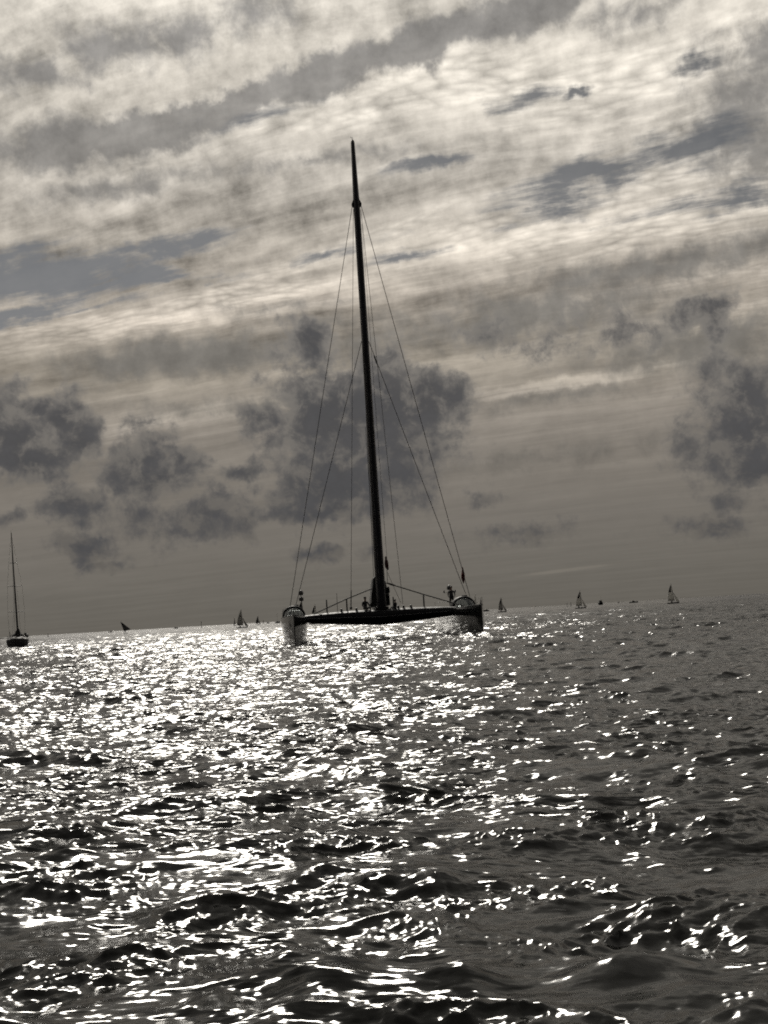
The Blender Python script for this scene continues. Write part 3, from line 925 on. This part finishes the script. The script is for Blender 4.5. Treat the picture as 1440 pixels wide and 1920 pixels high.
def dinghy(px, py, label, heading=0.0, heel=0.0, rake=0.08, mast_h=6.4, cloth='sail', panel=True, jib=True, hullmat='darkhull', crew=True, Y=None, s=1.0, foot=2.3, group='sailing dinghies on the horizon'):
    Y = Y or min(sea_dist(px, py), 1400)
    p_ = at(px, py, Y)
    o = empty('sailing_dinghy', (p_.x, Y, 0.0), heading)
    tag(o, label, 'sailboat', group)
    o.rotation_euler = (heel, 0, heading)
    o.scale = (s, s, s)
    simple_hull(MB(), 4.2, 1.5, 0.42).build('hull', hullmat, o)
    top = (0.5 - rake * mast_h, 0, mast_h + 0.45)
    MB().tube([(0.5, 0, 0.4), (0.5 - rake * mast_h * 0.5, 0, mast_h * 0.5 + 0.4), top], [0.06, 0.055, 0.04], 8).build('mast', 'alu', o)
    MB().tube([(0.5, 0, 1.05), (0.5 - foot - 0.1, 0.25, 1.0)], 0.045, 8).build('boom', 'alu', o)
    main = sail_patch((top[0] - 0.05, 0, top[2] - 0.05), (0.42, 0, 1.15), (0.5 - foot, 0.25, 1.1), -0.32 if False else 0.32, 0.06)
    ms = MB().loft(main, closed=False).build('mainsail', cloth, o, solid=0.02)
    if panel:
        r_ = [[Vector(q) + Vector((0, -0.02, 0)) for q in row[3:9]] for row in main[1:5]]
        MB().loft(r_, closed=False).build('dark_panel', 'panel', ms, solid=0.05)
    if jib:
        MB().loft(sail_patch((0.62 - rake * mast_h * 0.58, 0, mast_h * 0.60), (2.35, 0, 0.55), (1.15, 0.2, 0.8), 0.0, 0.04), closed=False).build('jib', cloth, o, solid=0.02)
    MB().tube([(2.05, 0, 0.45), (0.5 - rake * mast_h * 0.66, 0, mast_h * 0.70)], 0.02, 5).build('forestay', 'rope', o)
    if crew:
        c_ = o.matrix_basis @ Vector((-0.7, -0.35, 0.40))
        person(tuple(c_), heading, 'sit', crew, group='dinghy sailors')
    return o


# bright regatta dinghies right and left of the catamaran
dinghy(1263, 1132, 'dinghy with pale mainsail and jib under sail, farthest right on the water', 0.25, -0.05, 0.13, crew='sailor sitting in the dinghy farthest right')
dinghy(1089, 1141, 'dinghy with pale sails and dark upper panel left of a dark squat boat', -0.2, 0.05, 0.04, crew='sailor sitting in the dinghy left of a dark squat boat')
dinghy(942, 1148, 'grey-sailed dinghy just right of the catamaran bow', 0.3, 0.0, 0.10, cloth='greysail', crew='sailor sitting in the dinghy just right of the catamaran bow')
dinghy(454, 1178, 'grey-sailed dinghy with jib left of the catamaran, nearest of a small cluster', 0.15, 0.0, 0.09, cloth='greysail', panel=False, crew='sailor sitting in the nearest dinghy of the cluster left of the catamaran')
dinghy(592, 1171, 'pale sail of a dinghy seen through the rigging behind the left hull', 0.4, 0.0, 0.05, cloth='sail', jib=False, crew=None, Y=470)
dinghy(893, 1154, 'pale sail of a dinghy peeping out behind the right hull canopy', 1.1, 0.0, 0.03, cloth='sail', jib=False, crew=None, Y=440, panel=False)
# small board-like craft with its single sail leaning over
Yb = sea_dist(235.5, 1188)
p_ = at(235.5, 1188, Yb)
bo = empty('windsurfer', (p_.x, Yb, 0.0), 0.9)
tag(bo, 'small sailing board with one dark sail leaning over, alone at the left', 'sailboard')
simple_hull(MB(), 3.0, 0.7, 0.16, 0.1, 0.12).build('board', 'darkhull', bo)
q0 = bo.matrix_basis.inverted()
def bw(px, py): return q0 @ at(px, py, Yb)
bo_inv = (Matrix.Translation(bo.location) @ Matrix.Rotation(0.9, 4, 'Z')).inverted()
def bw(px, py): return bo_inv @ at(px, py, Yb)
hd, tk, cw = bw(225.5, 1165), bw(232.5, 1183.5), bw(245, 1180)
MB().tube([bw(234.3, 1187.5), tk, hd], [0.05, 0.05, 0.03], 8).build('mast', 'alu', bo)
MB().loft(sail_patch(hd, tk, cw, 0.1, 0.06), closed=False).build('sail', 'darksail', bo, solid=0.02)
MB().tube([lerp(hd, tk, 0.86), lerp(tk, cw, 0.55) + Vector((0.1, 0.1, -0.2)), cw], 0.035, 6).build('boom', 'alu', bo)
person(tuple(at(235.2, 1187.6, Yb + 0.5).xy) + (0.15,), 0.5, 'stand', 'sailor standing on the board under the leaning dark sail', group='dinghy sailors')

# distant sails on the horizon
def far_sail(px, py, Y, label, h, foot, cloth, heading, hullmat='darkhull'):
    p_ = at(px, py, Y)
    return dinghy(px, py, label, heading, 0.0, 0.03, mast_h=h, cloth=cloth, panel=False, jib=True, hullmat=hullmat, crew=None, Y=Y, foot=foot, group='far sails on the horizon')


far_sail(440, 1170, 1250, 'narrow dark far sail just behind the cluster dinghy', 7.2, 2.0, 'darksail', 2.3)
far_sail(484, 1167, 1300, 'broad dark far sail between the dinghy cluster and the catamaran', 7.8, 3.0, 'darksail', 0.3)
far_sail(494, 1166, 2300, 'tiny bare-looking far sail right of the broad dark sail', 6.2, 0.8, 'darksail', 1.2)


def motor_boat(px, Y, label, L, B, fb, cabin, mast_h, heading, cat_='motorboat'):
    """fishing or motor boat: hull, wheelhouse with windows, mast"""
    yh = 1195.3 - 0.0577 * px
    p_ = at(px, yh, Y)
    o = empty('motor_boat', (p_.x, Y, 0.0), heading)
    tag(o, label, cat_, 'motor boats far off')
    simple_hull(MB(), L, B, fb, 0.5, 0.5 * fb, 0.8).build('hull', 'darkhull', o)
    cx_, cw_, ch_ = cabin
    cb = MB().box((cx_, 0, fb + ch_ / 2 - 0.05), (cw_, B * 0.62, ch_), 0.3).build('wheelhouse', 'iron', o)
    for k in (-0.28, 0.0, 0.28):
        for s_ in (-1, 1):
            MB().box((cx_ + k * cw_, s_ * B * 0.315, fb + ch_ * 0.66), (cw_ * 0.2, 0.05, ch_ * 0.3)).build('window', 'glass', cb)
    MB().tube([(cx_ - 0.1, 0, fb + ch_ - 0.1), (cx_ - 0.1, 0, fb + ch_ + mast_h)], [0.09, 0.04], 6).build('mast', 'iron', o)
    MB().tube([(cx_ - 0.7, 0, fb + ch_ + mast_h * 0.55), (cx_ + 0.5, 0, fb + ch_ + mast_h * 0.55)], 0.05, 6).build('mast_arm', 'iron', o)
    return o


motor_boat(1126, 1150, 'dark squat boat with a short mast seen end-on, between two pale-sailed dinghies', 7.0, 4.0, 2.0, (0.2, 2.6, 1.9), 2.4, 1.45)
motor_boat(1188, 1300, 'low dark motorboat lying side-on left of the farthest right dinghy', 8.2, 2.4, 0.95, (-0.4, 2.4, 1.0), 0.7, 0.08)
motor_boat(1160, 2300, 'tiny dark boat between the squat boat and the low motorboat', 3.6, 2.0, 0.9, (0.0, 1.4, 1.2), 2.6, 0.9)
motor_boat(911, 1200, 'low dark motorboat half hidden behind the catamaran right bow', 5.6, 2.2, 1.0, (-0.6, 1.8, 0.7), 0.4, 3.3)
motor_boat(520.5, 1500, 'dark far boat with a tall thin mast left of the catamaran canopy', 5.4, 2.0, 1.2, (-0.2, 2.2, 0.8), 11.0, 0.2)
motor_boat(502.5, 1700, 'tiny dark boat right of the broad dark far sail', 3.2, 1.6, 0.9, (0, 1.4, 0.7), 0.6, 0.2)
motor_boat(330, 1900, 'low dark boat on the horizon between leaning sail and thin beacon', 6.0, 2.0, 1.0, (-0.4, 2.4, 0.9), 0.3, 0.1)
motor_boat(206, 1900, 'low dark boat on the horizon left of the leaning sail', 6.2, 2.2, 0.8, (1.4, 1.0, 1.5), 2.0, 0.1)


def beacon(px, Y, h, label):
    yh = 1195.3 - 0.0577 * px
    p_ = at(px, yh, Y)
    o = empty('beacon', (p_.x, Y, 0.0))
    tag(o, label, 'beacon', 'channel marks')
    MB().lathe((0, 0, 0), [(0.9, -0.6), (1.0, 0.1), (0.8, 0.45), (0.3, 0.6)]).build('float', 'iron', o)
    MB().lathe((0, 0, 0.5), [(0.28, 0), (0.22, h * 0.5), (0.2, h * 0.8)]).build('post', 'iron', o)
    MB().lathe((0, 0, 0.5 + h * 0.76), [(0.05, 0), (0.42, 0.05), (0.42, h * 0.14), (0.05, h * 0.24)]).build('top_mark', 'iron', o)


beacon(377.5, 1500, 6.0, 'tall thin dark beacon post on the horizon left of the dinghy cluster')
beacon(90, 1300, 2.6, 'short stubby dark mark on the horizon right of the moored yacht')
beacon(1063.5, 1500, 3.0, 'left of two short posts on the horizon beside the pale dinghy')
beacon(1070.5, 1500, 3.4, 'right of two short posts on the horizon beside the pale dinghy')

# ------------------------------------------------------------------ sloop at the left edge
Ys = sea_dist(33, 1214)
ps = at(33, 1214, Ys)
yt = empty('sloop', (ps.x, Ys, 0.0), R(-78))
tag(yt, 'dark moored sloop with bare mast and three spreaders at the left edge', 'yacht')
YI = (Matrix.Translation((ps.x, Ys, 0.0)) @ Matrix.Rotation(R(-78), 4, 'Z')).inverted()
def yl(px, py, dY=0.0): return YI @ at(px, py, Ys + dY)
simple_hull(MB(), 11.5, 3.3, 1.15, 0.5, 0.25, 0.82).build('hull', 'darkhull', yt)
MB().loft([[(x, w * math.cos(math.pi * j / 10), 1.1 + h * math.sin(math.pi * j / 10) ** 0.7) for j in range(11)] for x, w, h in ((-1.6, 0.95, 0.5), (0.0, 1.0, 0.55), (2.0, 0.8, 0.45), (3.4, 0.45, 0.15))], closed=False).build('coachroof', 'darkhull', yt, solid=0.05)
m0, m1 = yl(33.6, 1190), yl(21, 999)
ht = m1.z
mm = MB().tube([(m0.x, m0.y, 1.2), (lerp(m0.x, m1.x, .5), lerp(m0.y, m1.y, .5), ht * 0.5), (m1.x, m1.y, ht)], [0.14, 0.11, 0.06], 10).build('mast', 'alu', yt)
MB().tube([(m1.x, m1.y, ht), (m1.x, m1.y, ht + 0.5)], 0.02, 5).build('masthead_aerial', 'rope', mm)
tips = []
for xa, xb, y_ in ((16.3, 32, 1055.5), (14, 41.5, 1099), (14.7, 46, 1147)):
    a_, b_ = yl(xa, y_ + 0.5), yl(xb, y_ - 0.5); tips.append((a_, b_))
    MB().tube([a_, lerp(a_, b_, .5), b_], [0.035, 0.06, 0.035], 6).build('spreader', 'alu', mm)
for s_ in (0, 1):
    pts = [Vector((m1.x, m1.y, ht - 0.3))] + [t_[s_] for t_ in tips] + [yl((18, 47)[s_], 1196)]
    MB().tube(pts, 0.013, 5).build('shroud', 'rope', yt)
    MB().tube([tips[1][s_] * 0.1 + Vector((m0.x, m0.y, tips[1][s_].z)) * 0.9, yl((23, 40)[s_], 1196)], 0.012, 5).build('shroud', 'rope', yt)
MB().tube([(m1.x, m1.y, ht), (5.5, 0, 1.5)], 0.02, 5).build('forestay', 'rope', yt)
MB().tube([(m1.x, m1.y, ht), (-5.6, 0, 1.3)], 0.018, 5).build('backstay', 'rope', yt)
# boom and flaked sail under its cover
cov = [(-0.28, 1.7), (-0.45, 1.95), (-0.35, 2.5), (0.0, 2.95), (0.18, 2.95), (0.36, 2.3), (0.34, 1.75), (0, 1.6)]
MB().loft([[(m0.x - d_, m0.y + w_ * k_, 1.7 + (z_ - 1.7) * k_) for w_, z_ in cov] for d_, k_ in ((0.15, 1.0), (1.5, 0.95), (3.2, 0.75), (4.6, 0.45))]).build('sail_cover', 'cover', yt)
MB().tube([(m0.x - 0.1, m0.y, 1.75), (m0.x - 4.8, m0.y, 1.75)], 0.09, 8).build('boom', 'alu', yt)
MB().loft([[(x, 1.0 * math.cos(math.pi * j / 10), 1.5 + h * math.sin(math.pi * j / 10)) for j in range(11)] for x, h in ((-2.6, 0.75), (-1.9, 0.8), (-1.2, 0.3))], closed=False).build('spray_hood', 'cover', yt, solid=0.03)
for s_ in (-1, 1):
    for x in (-5.2, -3.4, -1.2, 1.2, 3.4):
        b_ = 1.5 * (1 - max(0, (x / 5.75 + 0.1) / 1.1) ** 2.2)
        MB().tube([(x, s_ * b_, 1.15), (x, s_ * b_, 1.78)], 0.022, 6).build('stanchion', 'steel', yt)
    MB().tube([(-5.2, s_ * 1.45, 1.76), (-1.2, s_ * 1.5, 1.76), (1.2, s_ * 1.45, 1.78), (5.2, s_ * 0.3, 1.95)], 0.014, 5).build('life_line', 'rope', yt)
MB().tube([(-5.4, -1.3, 1.2), (-5.6, -1.3, 2.0), (-5.6, 1.3, 2.0), (-5.4, 1.3, 1.2)], 0.03, 6).build('stern_rail', 'steel', yt)
MB().box((-5.7, 1.0, 1.95), (0.35, 0.4, 0.65), 0.4).build('outboard_motor', 'iron', yt)
MB().tube([(-5.6, -1.3, 1.2), (-5.7, -1.45, 2.55)], [0.06, 0.04], 6).build('flag_staff', 'iron', yt)
MB().lathe((-5.3, 1.25, 1.75), [(0.02, -0.3), (0.2, -0.2), (0.26, 0.0), (0.2, 0.2), (0.02, 0.3)]).build('life_raft', 'iron', yt)

# ------------------------------------------------------------------ dark breakwater off the left edge
Yk = 1500.0
kx0, kx1 = at(-260, 1210, Yk).x, at(15, 1194, Yk).x
bk = MB(); rings = []
rng = random.Random(3)
n_ = 60
for i in range(n_ + 1):
    t = i / n_; x = lerp(kx0, kx1, t)
    e_ = min(1, (1 - t) * 14)
    h = (1.9 + rng.uniform(-0.4, 0.5) + (1.2 if 0.925 < t < 0.95 else 0)) * (0.35 + 0.65 * e_)
    rings.append([(x, Yk - 6 + rng.uniform(-.6, .6), -1), (x, Yk - 3 + rng.uniform(-.6, .6), h * 0.6), (x, Yk - 1.2, h), (x, Yk + 1.2, h + rng.uniform(-.2, .2)), (x, Yk + 3, h * 0.6), (x, Yk + 6, -1)])
tag(bk.loft(rings).build('breakwater', 'rock', None, smooth=False), 'low dark rock breakwater on the horizon at the left edge', 'breakwater')
